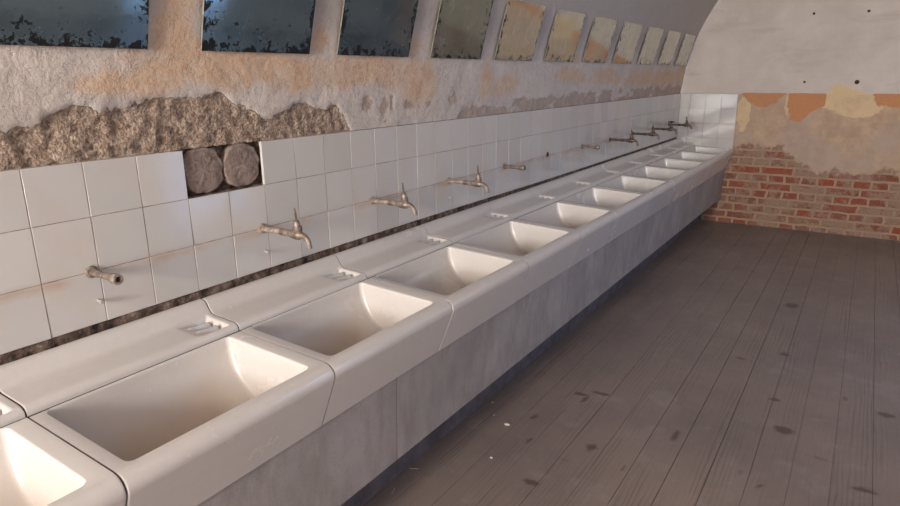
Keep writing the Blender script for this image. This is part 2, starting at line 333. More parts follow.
def lwall(y, z):
    """x offset and masks of the left wall"""
    if z <= 0:
        if .45-1e-4 <= y <= .75+1e-4 and -.148 <= z <= .001: return -.035+.006*fbm(y*40, z*40), 1, 0, 1
        return -.012+(.005+.007*fbm(y*26, z*26) if -.5 < z < -.445 else 0), 0, 0, 1
    nb = .014*fbm(y*14, z*14, 3)+.010*fbm(y*45, z*30, 1)
    rr = sstep(-.012, .012, lerp(ROUGH, y)+nb-z)
    bb = sstep(-.012, .012, lerp(BAND, y)+nb*1.4-z+.03*fbm(y*5, z*12, 6))*sstep(-.75, .1, fbm(y*4, z*9, 11)) if y > 1.9 else 0
    for cy, cz, ry, rz in ((1.30, .10, .035, .03), (1.42, .075, .03, .04), (1.47, .10, .012, .03), (1.60, .085, .05, .02), (1.75, .09, .03, .015), (1.95, .10, .04, .03)):
        d = math.hypot((y-cy)/ry, (z-cz)/rz)+.9*fbm(y*25, z*25, 7); bb = max(bb, sstep(1.15, .75, d)*.9)
    pk = 0
    for cy, cz, ry, rz in PEACH:
        pk = max(pk, .85*sstep(1.6, .5, math.hypot((y-cy)/ry, (z-cz)/rz)+.3*fbm(y*9, z*9, 2)+.5*fbm(y*2.6, z*7, 5)))
    x = vault_x(z)*min(1, z/.08)-.004*(1-sstep(.0, .05, z))
    x += -.012*rr+rr*(.008*fbm(y*48+z*14, z*22, 0, 5)+.004*fbm(y*90, z*90)) - .004*bb+bb*.004*fbm(y*50, z*50)
    if z < .30: x += .0025*fbm(y*10, z*10, 9)+.0012*fbm(y*50, z*50, 4)*(1-rr)
    x += .006*fbm(y*1.2, z*1.2, 5)*sstep(.6, .9, z)
    return x, rr, pk, bb
ys = uniq(span(NEAR, -.9, .3), span(-.9, .45, .0113), span(.45, .75, .01), span(.75, 2.2, .0113), span(2.2, LEN, .022))
zs = uniq([FLOOR, -.9, -.5, -.49, -.48, -.47, -.46, -.45, -.44, -.43, -.2, -.149], span(-.145, -.0005, .012), [0.0005], span(.006, .30, .0098), span(.30, .62, .03), span(.62, 1.15, .06))
bm = bmesh.new(); lay = bm.loops.layers.float_color.new('mask'); G = []; K = []
for z in zs:
    row = []; kr = []
    for y in ys:
        x, r1, g1, b1 = lwall(y, z); row.append(bm.verts.new((x, y, z))); kr.append((r1, g1, b1, 1))
    G.append(row); K.append(kr)
for i in range(len(zs)-1):
    for j in range(len(ys)-1):
        f = bm.faces.new((G[i][j], G[i][j+1], G[i+1][j+1], G[i+1][j]))
        for lp, k in zip(f.loops, (K[i][j], K[i][j+1], K[i+1][j+1], K[i+1][j])): lp[lay] = k
wl = tag(link('wall_left', bm, m_left, smooth=True), 'long left wall, crumbling peach and grey plaster above white tiles', kind='structure')

# vault
bm = bmesh.new(); yy = uniq(span(NEAR, LEN, .4), [v for h in RW for v in h]); rows = []
t0 = math.asin((1.15+.08)/RAD); prof = []
for k in range(41):
    t = t0+(math.pi-2*t0)*k/40
    prof.append((RAD-RAD*math.cos(t)-(.0017 if t < math.pi/2 else -.0017), RAD*math.sin(t)-.08))
for k in range(1, 13):
    t = math.pi-t0*(1-k/12); prof.append((RAD-RAD*math.cos(t)+.0017, max(RAD*math.sin(t)-.08, -.08)))
for x, z in prof: rows.append([bm.verts.new((x, y, z)) for y in yy])
for i in range(len(rows)-1):
    for j in range(len(yy)-1):
        cz, cy = (prof[i][1]+prof[i+1][1])/2, (yy[j]+yy[j+1])/2
        if prof[i][0] > RAD and RZ[0] < cz < RZ[1] and any(h[0] < cy < h[1] for h in RW): continue
        bm.faces.new((rows[i][j], rows[i][j+1], rows[i+1][j+1], rows[i+1][j]))
tag(link('ceiling', bm, m_vault, smooth=True), 'pale grey plaster barrel vault over the room', kind='structure')

# far wall, grid with masks
def farmask(x, z):
    n = fbm(x*9, z*9, 1)*.03+fbm(x*30, z*30, 2)*.012
    o = 0
    if z < .004:
        if .60 < x < 1.00: o = sstep(-.008, .008, z-(lerp([(.60, -.02), (.66, -.07), (.72, -.125), (.82, -.13), (.92, -.08), (1.0, -.0)], x)+n))
        if 1.03 < x < 1.345: o = sstep(-.008, .008, z-(lerp([(1.03, -.12), (1.06, -.23), (1.15, -.27), (1.24, -.17), (1.33, -.11), (1.345, -.11)], x)+n))
        if x > 1.72: o = sstep(-.008, .008, z-(lerp([(1.72, -.0), (1.77, -.09), (1.85, -.11), (2.6, -.10)], x)+n))
    g = 0
    if 1.335 < x < 1.95:
        hi = lerp([(1.335, .0), (1.37, .05), (1.42, .10), (1.50, .085), (1.55, .045), (1.66, .02), (1.72, -.01), (1.80, -.09), (1.86, -.2), (1.95, -.3)], x)+n*.8
        lo = lerp([(1.335, -.13), (1.45, -.17), (1.6, -.21), (1.72, -.19), (1.83, -.12)], x)+n
        g = sstep(-.012, .012, hi-z)*sstep(-.012, .012, z-lo)
    if z < 0: g = max(g, sstep(.05, .02, abs(x-1.035)+n)*sstep(-.35, -.05, z), .75*sstep(1.3, .5, math.hypot((x-.64)/.08, (z+.15)/.25)+n*9))
    g = g*(1-o)
    top = lerp([(.3, -.50), (.6, -.56), (.7, -.54), (1.0, -.52), (1.1, -.62), (1.3, -.74), (1.6, -.76), (1.9, -.70), (2.6, -.72)], x)
    bk = sstep(.16, -.12, z-top+n*2.2)
    return o, g, bk
def panel_grid(xs, zs, hole=None):
    bm = bmesh.new(); lay = bm.loops.layers.float_color.new('mask'); G = {}; Kk = {}
    for i, z in enumerate(zs):
        for j, x in enumerate(xs):
            o, g, bk = farmask(x, z); d = .004*fbm(x*6, z*6)+bk*.004*fbm(x*30, z*30)
            G[i, j] = bm.verts.new((x, LEN+.009+d, z)); Kk[i, j] = (o, g, bk, 1)
    for i in range(len(zs)-1):
        for j in range(len(xs)-1):
            cx, cz = (xs[j]+xs[j+1])/2, (zs[i]+zs[i+1])/2
            if hole and hole[0] < cx < hole[1] and hole[2] < cz < hole[3]: continue
            ks = ((i, j), (i, j+1), (i+1, j+1), (i+1, j)); f = bm.faces.new([G[k] for k in ks])
            for lp, k in zip(f.loops, ks): lp[lay] = Kk[k]
    return bm
xs = uniq(span(-.02, 2.2, .017), [2.2, 2.45], span(2.45, 3.3, .2), [3.5, WID+.01]); zs2 = uniq(span(FLOOR, -.0, .017), [0.003, .55], span(.003, .19, .017), span(.2, 1.8, .09))
wf = tag(link('wall_far', panel_grid(xs, zs2), m_far, smooth=True), 'far end wall, pale plaster above exposed red brick', kind='structure')
def wall_with_holes(name, axis, v, a0, a1, holes, mat, top=1.8, depth=.12):
    """thick wall; axis 'x' = plane x=v running along y, 'y' = plane y=v running along x; depth away from the room"""
    bm = bmesh.new(); A = uniq([a0, a1], [h[0] for h in holes], [h[1] for h in holes]); Zz = uniq([FLOOR, top], [h[2] for h in holes], [h[3] for h in holes])
    for i in range(len(A)-1):
        for j in range(len(Zz)-1):
            ca, cz = (A[i]+A[i+1])/2, (Zz[j]+Zz[j+1])/2
            if any(h[0] < ca < h[1] and h[2] < cz < h[3] for h in holes): continue
            if axis == 'x': box(bm, min(v, v+depth), max(v, v+depth), A[i], A[i+1], Zz[j], Zz[j+1])
            else: box(bm, A[i], A[i+1], min(v, v+depth), max(v, v+depth), Zz[j], Zz[j+1])
    return tag(link(name, fix(bm), mat), kind='structure')
wall_with_holes('wall_near', 'y', NEAR, -.02, WID+.02, [NW, ND], m_vault, 1.8, -.1)
wall_with_holes('wall_right', 'x', WID, NEAR, LEN, [DR], m_vault, -.0, .1)
def frame(name, axis, v, a0, a1, z0, z1, s=.05):
    bm = bmesh.new(); am = (a0+a1)/2; zm = (z0+z1)/2
    for (p0, p1, q0, q1) in ((a0, a0+s, z0, z1), (a1-s, a1, z0, z1), (a0+s, a1-s, z0, z0+s), (a0+s, a1-s, z1-s, z1), (am-.02, am+.02, z0+s, z1-s), (a0+s, am-.02, zm-.015, zm+.015), (am+.02, a1-s, zm-.015, zm+.015)):
        if axis == 'x': box(bm, v+.03, v+.08, p0, p1, q0, q1)
        else: box(bm, p0, p1, v-.08, v-.03, q0, q1)
    return tag(link(name, fix(bm), m_white), kind='structure')
frame('window_1', 'y', NEAR, *NW); frame('added_door_1', 'y', NEAR, *ND)
for i, h in enumerate(RW):
    o = frame('window_%d' % (i+2), 'y', 0, h[0], h[1], 0, .80)  # frames of the windows added in the slope for light
    o.rotation_euler = (0, 0, 0)
    sl = math.atan2(.36, .74)
    o.matrix_world = Matrix.Translation((3.69, 0, RZ[0]-.03+Z0)) @ Matrix.Rotation(-sl, 4, 'Y') @ Matrix.Rotation(R(90), 4, 'Z')

# floor boards
MARKS = [(.835, 2.02, .04, .006), (.74, 2.0, .008, .04), (.70, 2.04, .03, .006), (.782, 2.10, .04, .007), (.60, 1.72, .012, .02), (.915, 1.62, .02, .026), (.852, 1.476, .05, .005), (1.077, 1.543, .012, .016), (.66, 1.52, .012, .02), (.80, 1.26, .03, .006),
         (1.523, 2.496, .025, .018), (1.594, 2.206, .04, .03), (1.56, 1.717, .012, .012), (1.75, 2.05, .06, .010), (1.9, 1.9, .05, .015), (1.3, 2.9, .05, .012), (1.5, 3.1, .03, .02), (1.98, 2.6, .04, .02), (1.2, 1.9, .012, .05), (1.45, 4.0, .04, .012)]
bm = bmesh.new(); lay = bm.loops.layers.float_color.new('mask'); x = -.02; BW = .138; gy = uniq(span(NEAR, .3, .3), span(.3, 3.6, .03), span(3.6, LEN+.02, .1))
x = 1.93-BW*15
while x < WID:
    gap = random.uniform(.0008, .0022); x0, x1 = x+gap/2, x+BW-gap/2; dz = random.uniform(-.0012, .0); sx = [x0, x0+.004] + [x0+(x1-x0)*k/6 for k in range(1, 6)] + [x1-.004, x1]
    V = []
    for y in gy:
        V.append([bm.verts.new((xx, y, FLOOR+dz-(.0006 if k in (0, len(sx)-1) else 0))) for k, xx in enumerate(sx)])
    for j in range(len(gy)-1):
        for k in range(len(sx)-1):
            f = bm.faces.new((V[j][k], V[j][k+1], V[j+1][k+1], V[j+1][k]))
            for lp in f.loops:
                c = lp.vert.co; mk = 0
                if .3 < c.y < 4.4:
                    for mx_, my_, rx, ry in MARKS: mk = max(mk, sstep(1.9, .3, math.hypot((c.x-mx_)/rx, (c.y-my_)/ry)))
                lp[lay] = (mk, mk, mk, 1)
    for side in (0, -1):
        e = [row[side] for row in V]; lo0 = bm.verts.new(e[0].co-Vector((0, 0, .02))); lo1 = bm.verts.new(e[-1].co-Vector((0, 0, .02)))
        bm.faces.new([lo0]+e+[lo1])
    x += BW
fl = tag(link('floor', bm, m_floor), 'worn greyish brown wooden board floor', kind='structure')
bm = bmesh.new(); box(bm, -.15, WID+.15, NEAR-.15, LEN+.15, FLOOR-.05, FLOOR-.012); tag(link('subfloor', fix(bm), m_dark, fl), kind='structure')

# ------------------------------------------------------------------ tiles
T = .15
def tile(bm, plane, a0, a1, z0, z1, face, thick=.009, tilt=.0):
    """bevelled tile; plane 'x' faces +x at x=face, 'y' faces -y at y=face"""
    g = .0008; c = .0013; a0 += g; a1 -= g; z0 += g; z1 -= g; t1, t2 = random.gauss(0, tilt), random.gauss(0, tilt); am, zm = (a0+a1)/2, (z0+z1)/2
    rings = []
    for ins, dep in ((0, -thick), (0, -c), (c, 0)):
        rg = []
        for (aa, zz) in ((a0+ins, z0+ins), (a1-ins, z0+ins), (a1-ins, z1-ins), (a0+ins, z1-ins)):
            d = dep+((aa-am)*t1+(zz-zm)*t2 if dep > -thick else 0)
            rg.append((face+d, aa, zz) if plane == 'x' else (aa, face-d, zz))
        rings.append(rg)
    ring_skin(bm, rings, False, True, flip=(plane == 'y'))
bm = bmesh.new(); zrow = [0, -.148, -.2967, -.4459]
for k in range(-22, 43):
    for rw in range(3):
        if rw == 0 and k in (3, 4): continue
        y0 = k*T; y1 = min(y0+T, LEN-.001)
        zb_ = zrow[rw+1]-(.010*sstep(1.2, 3.5, y0) if rw == 2 else 0)
        tile(bm, 'x', y0, y1, zb_, zrow[rw], 0.0, tilt=.0045)
for i in range(14):
    pass
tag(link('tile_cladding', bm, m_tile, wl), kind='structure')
bm = bmesh.new(); gx = -.0014
for (a0, a1, c0, c1) in ((-22*T, .449, -.1485, -.001), (.751, LEN-.012, -.1485, -.001), (-22*T, LEN-.012, -.4455, -.1485)):
    bm.faces.new([bm.verts.new(p) for p in ((gx, a0, c0), (gx, a1, c0), (gx, a1, c1), (gx, a0, c1))])
tag(link('grout', bm, m_grline, wl), kind='structure')
bm = bmesh.new(); xj = [.0005, .099, .2558, .4126, .567]
for i in range(4):
    for rw in range(4):
        z1 = -rw*.1499
        tile(bm, 'y', xj[i], xj[i+1], z1-.1499, z1, LEN, tilt=.006)
tag(link('tile_cladding', bm, m_tile, wf), kind='structure')
# cement dabs in the hole where two tiles are missing
def dab(cy, cz, ry, rz, seed):
    bm = bmesh.new(); rings = []
    for k in range(10):
        s = [1.0, 1.0, .96, .9, .8, .66, .5, .34, .18, .05][k]; d = [-.034, -.016, -.011, -.0095, -.0105, -.0085, -.0095, -.008, -.009, -.0083][k]
        rg = []
        for j in range(40):
            t = 2*math.pi*j/40; e = 2.6; cx_, cy_ = math.cos(t), math.sin(t)
            q = (abs(cx_)**e+abs(cy_)**e)**(-1/e)*(1+.09*fbm(cx_*3+seed, cy_*3, k*.1))
            rg.append((d+.003*fbm(cx_*s*5+seed, cy_*s*5, 0, 6)+.0008*math.sin(s*40), cy+ry*s*q*cx_, cz+rz*s*q*cy_))
        rings.append(rg)
    ring_skin(bm, rings, False, True); return fix(bm)
o = link('cement_dab', dab(.526, -.072, .072, .071, 3), m_dab, base=(-.034, .523, -.14), smooth=True)
tag(o, 'left of the two round grey cement dabs in the gap of two missing tiles', 'cement patch', 'cement dabs where tiles are missing')
o = link('cement_dab', dab(.673, -.071, .073, .070, 8), m_dab, base=(-.034, .668, -.14), smooth=True)
tag(o, 'right of the two round grey cement dabs in the gap of two missing tiles', 'cement patch', 'cement dabs where tiles are missing')

# ------------------------------------------------------------------ washbasins
S0, PIT = -.1647, .60193
NB = 12
ORD = ['first', 'second', 'third', 'fourth', 'fifth', 'sixth', 'seventh', 'eighth', 'ninth', 'tenth', 'eleventh', 'twelfth']
def rrect(x0, x1, y0, y1, rad, z, n=6, zt=None):
    pts = []
    for cx, cy, a0 in ((x1-rad, y1-rad, 0), (x0+rad, y1-rad, 90), (x0+rad, y0+rad, 180), (x1-rad, y0+rad, 270)):
        for k in range(n+1):
            t = R(a0+90*k/n); px = cx+rad*math.cos(t); pts.append((px, cy+rad*math.sin(t), z if zt is None else zt(px)+z))
    return pts
def ztop(x): return -.534-(x-.2)*.05
def basin_mesh():
    g = .0023; Y0, Y1 = g, PIT-g; bm = bmesh.new()
    xi0, xi1, yi0, yi1 = .2035, .536, .036, PIT-.048
    # bowl
    rings = []
    D = .19; N = 22
    def bowl(t, off=0):
        u = t/D; xb = .42-(.42-xi0)*math.sqrt(max(0, 1-u*u)); fil = .035*(1-math.sqrt(max(0, 1-max(0, (u-.8)/.2)**2)))
        return xb, xi1-.012*u-fil*.9, yi0+.016*u+fil, yi1-.016*u-fil
    lip = [(-.005, 0), (-.0028, -.0006), (-.0010, -.0022), (0, -.005)]
    for d, dz in lip: rings.append(rrect(xi0+d, xi1-d, yi0+d, yi1-d, .016-d, dz, zt=ztop))
    for k in range(1, N+1):
        t = D*math.sin(math.pi/2*k/N); xb, xf, ya, yb = bowl(t)
        rings.append(rrect(xb, xf, ya, yb, .016+.004*k/N, -t, zt=lambda px, k=k: ztop(px) if k < 4 else ztop(.2+(px-.2)*max(0, 1-(k-4)/8))))
    bw = ring_skin(bm, rings, False, True, flip=True)
    # rim top: outer ring matched to the first bowl ring by angle-free projection
    outer = []
    x0, x1 = .2005, .55
    first = bw[0]; n = len(first); ov = []
    for v in first:
        c = v.co; cx, cy = (xi0+xi1)/2, (yi0+yi1)/2; dx, dy = c.x-cx, c.y-cy
        ov.append((c.x, c.y))
    q = n//4
    def side(i):   # target on outer rectangle: corners at middle of each corner arc
        k = i % q; cornr = i//q; h = 3
        px, py = ov[i]
        right, top, left, bot = x1, Y1, x0, Y0
        if cornr == 0: return (right, py) if k < h else ((right, top) if k == h else (px, top))
        if cornr == 1: return (px, top) if k < h else ((left, top) if k == h else (left, py))
        if cornr == 2: return (left, py) if k < h else ((left, bot) if k == h else (px, bot))
        return (px, bot) if k < h else ((right, bot) if k == h else (right, py))
    oring = [bm.verts.new((*(p := side(i)), ztop(p[0]))) for i in range(n)]
    for i in range(n): bm.faces.new((first[i], oring[i], oring[(i+1) % n], first[(i+1) % n])[::-1])
    # front edge and apron, with the ends of the block closed
    prof = [(x1, ztop(x1))]
    for k in range(1, 9):
        t = R(90-108*k/8); prof.append((.5495+.034*math.cos(t), -.5515-.034+.034*math.sin(t)))
    prof += [(.5215, -.752), (.5205, -.757), (.516, -.758), (.505, -.758), (.505, -.74), (.21, -.74), (.2005, -.73)]
    rows = [[bm.verts.new((px, yv, pz)) for px, pz in prof] for yv in (Y0, Y0+.0025, Y0+.004, PIT/2, Y1-.004, Y1-.0025, Y1)]
    for a_, rw in enumerate(rows):
        if a_ in (0, 6):
            for v in rw[0:11]:
                v.co.x -= .0010; v.co.z -= .0005
    for a_ in range(6):
        for k in range(len(prof)-1): bm.faces.new((rows[a_][k], rows[a_+1][k], rows[a_+1][k+1], rows[a_][k+1]))
    # front seam to the rim and back face
    bmesh.ops.remove_doubles(bm, verts=[v for v in bm.verts if abs(v.co.x-.2005) < 1e-4], dist=.0013)
    # end faces
    for yv, rw in ((Y0, rows[0]), (Y1, rows[6])):
        vs = [bm.verts.new(v.co) for v in rw if v.is_valid]
        vs.append(bm.verts.new((.2005, yv, ztop(.2005)))); bm.faces.new(vs)
    vs = [bm.verts.new(p) for p in ((.2005, Y0, ztop(.2005)), (.2005, Y1, ztop(.2005)), (.2005, Y1, -.73), (.2005, Y0, -.73))]; bm.faces.new(vs)
    return bm
LP = [(.018, -.560), (.018, -.468), (.0205, -.4645), (.030, -.4645), (.040, -.467), (.048, -.474), (.055, -.486), (.062, -.497), (.070, -.5035), (.085, -.5065), (.115, -.508), (.165, -.5105), (.178, -.512), (.186, -.516), (.1912, -.522), (.1932, -.529), (.1935, -.534), (.1935, -.560)]
def ledge_mesh():
    g = .0021; Y0, Y1 = g, PIT-g; bm = bmesh.new()
    flat = [.070, .078, .085, .092, .1, .108, .115, .122, .13, .14, .15, .158, .165, .172]
    xsv = sorted(set([p[0] for p in LP[2:-2]]+flat))
    prof = LP[2:-2]
    def zt(x):
        return lerp(prof, x)
    dy0, dy1 = PIT-.135, PIT-.024
    yl = uniq([Y0, Y0+.002, Y0+.0035], span(.05, dy0-.01, .09), span(dy0-.01, Y1-.0035, .0052), [Y1-.002, Y1])
    def dish(x, y):
        # wedge shaped soap rest: floor falls towards +y, walls at the far end, two raised ribs
        if not (.074 < x < .181 and dy0 < y < dy1): return 0
        u = (y-dy0)/(dy1-dy0); e = min(sstep(.074, .082, x), sstep(.181, .174, x), sstep(dy1, dy1-.007, y))
        rib = max(sstep(.007, .003, abs(x-.108)), sstep(.007, .003, abs(x-.146)))*(1 if .2 < u < .86 else 0)
        return e*(.022*u*(1-.75*rib))
    xv = [.018]+[x for x in xsv if x > .0205]+[.1935]
    xv = uniq([.0205], xsv, [.0762, .0815, .1, .105, .111, .116, .138, .143, .149, .154, .174, .181])
    rows = []
    for y in yl:
        e = .0012 if y in (yl[0], yl[-1]) else 0
        top = [(x, y, zt(x)-dish(x, y)-e) for x in xv]
        rows.append([bm.verts.new(p) for p in [(.018, y, -.56), (.018, y, -.468)]+top+[(.1937, y, -.56)]])
    for i in range(len(rows)-1):
        for k in range(len(rows[0])-1): bm.faces.new((rows[i][k], rows[i][k+1], rows[i+1][k+1], rows[i+1][k]))
    bm.faces.new([bm.verts.new(v.co) for v in rows[0]]); bm.faces.new([bm.verts.new(v.co) for v in rows[-1]][::-1])
    return bm
bm = basin_mesh(); bmesh.ops.recalc_face_normals(bm, faces=bm.faces[:])
Zb = -.758
for v in bm.verts: v.co.y += 0
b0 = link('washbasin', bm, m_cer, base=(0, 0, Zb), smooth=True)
ld0 = link('soap_ledge', ledge_mesh(), m_ledge, base=(0, 0, -.56), smooth=True)
for me in (b0.data, ld0.data):
    me.set_sharp_from_angle(angle=R(50))
where = ['in the lower left corner', 'the largest one wholly in view', '', '', '', '', '', '', '', '', 'next but one to the end wall', 'touching the tiled end wall']
rng = random.Random(3)
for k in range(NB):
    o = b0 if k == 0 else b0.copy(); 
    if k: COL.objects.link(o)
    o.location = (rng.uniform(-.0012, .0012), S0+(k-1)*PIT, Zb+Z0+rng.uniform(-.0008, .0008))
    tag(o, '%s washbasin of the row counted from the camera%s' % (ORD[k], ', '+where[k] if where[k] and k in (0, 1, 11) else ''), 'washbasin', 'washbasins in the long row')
    d = ld0 if k == 0 else ld0.copy()
    if k: COL.objects.link(d)
    d.location = (rng.uniform(-.001, .001), S0+(k-1)*PIT, -.56+Z0+rng.uniform(-.0006, .0006))
    tag(d, '%s white ceramic ledge with soap rest counted from the camera, between tiles and basins' % ORD[k], 'ledge', 'soap ledges behind the basins')
# mortar bed seen in the seams, front slabs, plinth
YN = S0-PIT-.002
bm = bmesh.new(); box(bm, .0, .196, YN, LEN-.004, -.64, -.562); box(bm, .0, .31, YN, LEN-.004, -1.02, -.762)
for k in range(NB+1):
    y = S0+(k-1)*PIT; box(bm, .215, .46, max(YN, y-.03), min(LEN-.004, y+.03), -.762, -.7605)
# thin mortar fillings standing in the joints between the blocks
def joint(y):
    h = .0021
    pf = [(.206, -.730), (.206, ztop(.206)-.004), (.3, ztop(.3)-.0045), (.549, ztop(.549)-.0035), (.563, -.5585), (.572, -.567), (.577, -.58), (.5765, -.588), (.5175, -.752), (.5, -.735)]
    A_ = [bm.verts.new((px, y-h, pz)) for px, pz in pf]; B_ = [bm.verts.new((px, y+h, pz)) for px, pz in pf]; bm.faces.new(A_); bm.faces.new(B_[::-1])
    for i in range(len(pf)): j = (i+1) % len(pf); bm.faces.new((A_[i], B_[i], B_[j], A_[j]))
tag(link('mortar_bed', fix(bm), m_grout, base=(0, 0, -1.02)), 'brown mortar bedding showing in the seams between the washbasins', 'mortar')
bm = bmesh.new(); box(bm, .1941, .1999, YN, LEN-.004, -.5615, -.5352)
def joint_ledge(y):
    pf = [(.020, -.5615)]+[(px-.0012, pz-.0022) for px, pz in LP[2:-2]]+[(.193, -.5615)]
    A_ = [bm.verts.new((px, y-.0019, pz)) for px, pz in pf]; B_ = [bm.verts.new((px, y+.0019, pz)) for px, pz in pf]; bm.faces.new(A_); bm.faces.new(B_[::-1])
    for i in range(len(pf)): j = (i+1) % len(pf); bm.faces.new((A_[i], B_[i], B_[j], A_[j]))
JF = tag(link('joint_filler', fix(bm), m_dark, base=(.194, YN, -.5615)), 'thin dark filler line between the ledges and the washbasins along the whole row', 'joint filler')
for k in range(1, NB):
    bm = bmesh.new(); y = S0+(k-1)*PIT; joint(y); joint_ledge(y)
    tag(link('mortar_joint', fix(bm), m_joint, base=(.2, y, -.735)), 'dark mortar joint between the %s and %s washbasin counted from the camera' % (ORD[k-1], ORD[k]), 'mortar joint', 'mortar joints between washbasins')
pj = [YN, .804-.006, 3.165, LEN-.006]
lab = ['grey stone front slab under the nearest basins, at the bottom edge of the photo', 'long grey stone front slab under the middle basins', 'grey stone front slab under the basins nearest the end wall']
for i in range(3):
    bm = bmesh.new(); g = .0012; x1t, x1b = .5135, .503; vs = []
    y0, y1 = pj[i]+g, pj[i+1]-g
    vv = box(bm, .47, .5, y0, y1, -1.082, -.7585)
    for v in vv:
        if v.co.x > .49: v.co.x = x1t if v.co.z > -.8 else x1b
    fix(bm); bmesh.ops.bevel(bm, geom=bm.edges[:], offset=.002, segments=2, affect='EDGES')
    tag(link('front_slab', bm, m_panel, base=(.48, y0, -1.082)), lab[i], 'panel', 'grey slabs under the basin row')
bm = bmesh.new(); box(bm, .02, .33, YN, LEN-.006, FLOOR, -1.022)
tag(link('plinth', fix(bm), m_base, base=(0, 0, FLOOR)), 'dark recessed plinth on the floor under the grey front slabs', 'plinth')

# ------------------------------------------------------------------ taps
TY, TP, TZ = -.4659, .5929, -.296
def pipe_bm(L=.115, flange=True):
    bm = bmesh.new(); pr = []
    if flange: lathe(bm, (0.0005, 0, 0), (1, 0, 0), [(0, .017), (.003, .0175), (.006, .015), (.008, .011)], 24)
    lathe(bm, (.004, 0, 0), (1, 0, 0), [(0, .0095), (L-.02, .0095)], 20)
    return fix(bm)
def coupling_bm(x0, L=.03, opened=False):
    bm = bmesh.new()
    if opened: lathe(bm, (x0, 0, 0), (1, 0, 0), [(0, .0105), (.001, .0125), (.01, .0125), (.011, .0115), (.014, .015), (L-.002, .015), (L, .014), (L, .0085), (L-.018, .0080)], 20)
    else: lathe(bm, (x0, 0, 0), (1, 0, 0), [(0, .010), (.002, .0125), (L*.4, .0125), (L*.42, .0115), (L*.55, .0115), (L*.57, .0125), (L-.002, .0125), (L, .010)], 8)
    return fix(bm)
def make_tap(mp, mb, mh, kind):
    t = thing('water_tap' if kind != 'stub' else 'water_pipe_stub', (0, 0, 0))
    link('pipe', pipe_bm(.125 if kind != 'stub' else .115), mp, t, smooth=True).data.set_sharp_from_angle(angle=R(40))
    if kind == 'stub':
        link('coupling', coupling_bm(.098, .034, True), mb, t, smooth=True).data.set_sharp_from_angle(angle=R(40)); 
        return t
    link('coupling', coupling_bm(.095, .03), mb, t, smooth=True).data.set_sharp_from_angle(angle=R(25))
    bm = bmesh.new(); lathe(bm, (.12, 0, 0), (1, 0, 0), [(0, .009), (.012, .0105), (.03, .0145), (.05, .0175), (.066, .016), (.076, .011)], 20)
    lathe(bm, (.181, 0, -.008), (-.12, 0, 1), [(0, .013), (.018, .0135), (.022, .0155), (.036, .0155), (.038, .012), (.052, .0105), (.058, .0075), (.060, .004)], 14)
    link('valve_body', fix(bm), mb, t, smooth=True).data.set_sharp_from_angle(angle=R(45))
    bm = bmesh.new(); tube(bm, [(.182, 0, .002), (.196, 0, .001), (.209, 0, -.003), (.219, 0, -.011), (.225, 0, -.022), (.2275, 0, -.034), (.228, 0, -.040)], [.011, .0105, .0098, .0094, .0090, .0090, .0095])
    link('spout', fix(bm), mb, t, smooth=True).data.set_sharp_from_angle(angle=R(45))
    bm = bmesh.new(); hx = .1655
    if kind == 'wheel':
        tube(bm, [(.176, 0, .04), (.174, 0, .066)], .004)
        c = Vector((.174, 0, .068))
        for k in range(18):
            t0_, t1_ = 2*math.pi*k/18, 2*math.pi*(k+1)/18
            tube(bm, [c+Vector((math.cos(t0_), math.sin(t0_), 0))*.026, c+Vector((math.cos(t1_), math.sin(t1_), 0))*.026], .005, 8)
        for k in range(4): tube(bm, [c, c+Vector((math.cos(k*math.pi/2+.4), math.sin(k*math.pi/2+.4), 0))*.026], .004, 8)
        lathe(bm, (.174, 0, .060), (0, 0, 1), [(0, .008), (.01, .009), (.016, .006)], 12)
    else:
        tube(bm, [(.1755, 0, .040), (.174, 0, .056), (.1725, 0, .068), (.171, 0, .089)], [.0045, .0035, .0042, .0024], 10)
        # key plate seen nearly edge on
        pl = [(-.011, .060), (-.013, .070), (-.007, .077), (0, .070), (.007, .077), (.013, .070), (.011, .060), (0, .056)]
        dv = Vector((-.72, .70, 0)); nn = Vector((.70, .72, 0))
        A_ = [bm.verts.new(Vector((.1725, 0, p[1]))+dv*p[0]+nn*.0016) for p in pl]; B_ = [bm.verts.new(Vector((.1725, 0, p[1]))+dv*p[0]-nn*.0016) for p in pl]
        bm.faces.new(A_); bm.faces.new(B_[::-1])
        for i in range(8): j = (i+1) % 8; bm.faces.new((A_[i], B_[i], B_[j], A_[j]))
    link('handle', fix(bm), mh, t, smooth=kind == 'wheel')
    return t
stub = make_tap(m_tap, m_tap, m_tap, 'stub'); near = make_tap(m_pipe, m_tap, m_dtap, 'key'); far = make_tap(m_dtap, m_dtap, m_dtap, 'key'); wheel = make_tap(m_dtap, m_dtap, m_black, 'wheel')
used = {}
TL = {1: (stub, 'grey pipe stub with open threaded coupling on the tiles, nearest of the row', 'pipe'),
      2: (near, 'beige scaled water tap with thin dark key handle, nearest tap, below the missing tiles', 'tap'),
      3: (near, 'beige scaled water tap with upright key handle, second tap from the camera', 'tap'),
      4: (near, 'beige scaled water tap with upright key handle, third tap from the camera', 'tap'),
      5: (stub, 'short pipe stub without a tap, next beyond the third tap', 'pipe'),
      7: (stub, 'short pipe stub without a tap, farthest stub, just before the dark taps', 'pipe'),
      8: (far, 'dark tarnished water tap, nearest of the four dark taps at the far end', 'tap'),
      9: (far, 'dark tarnished water tap just in front of the one with a black wheel', 'tap'),
      10: (wheel, 'dark water tap with a black wheel handle, second from the end wall', 'tap'),
      11: (far, 'farthest dark water tap, sticking out in front of the end wall tiles', 'tap')}
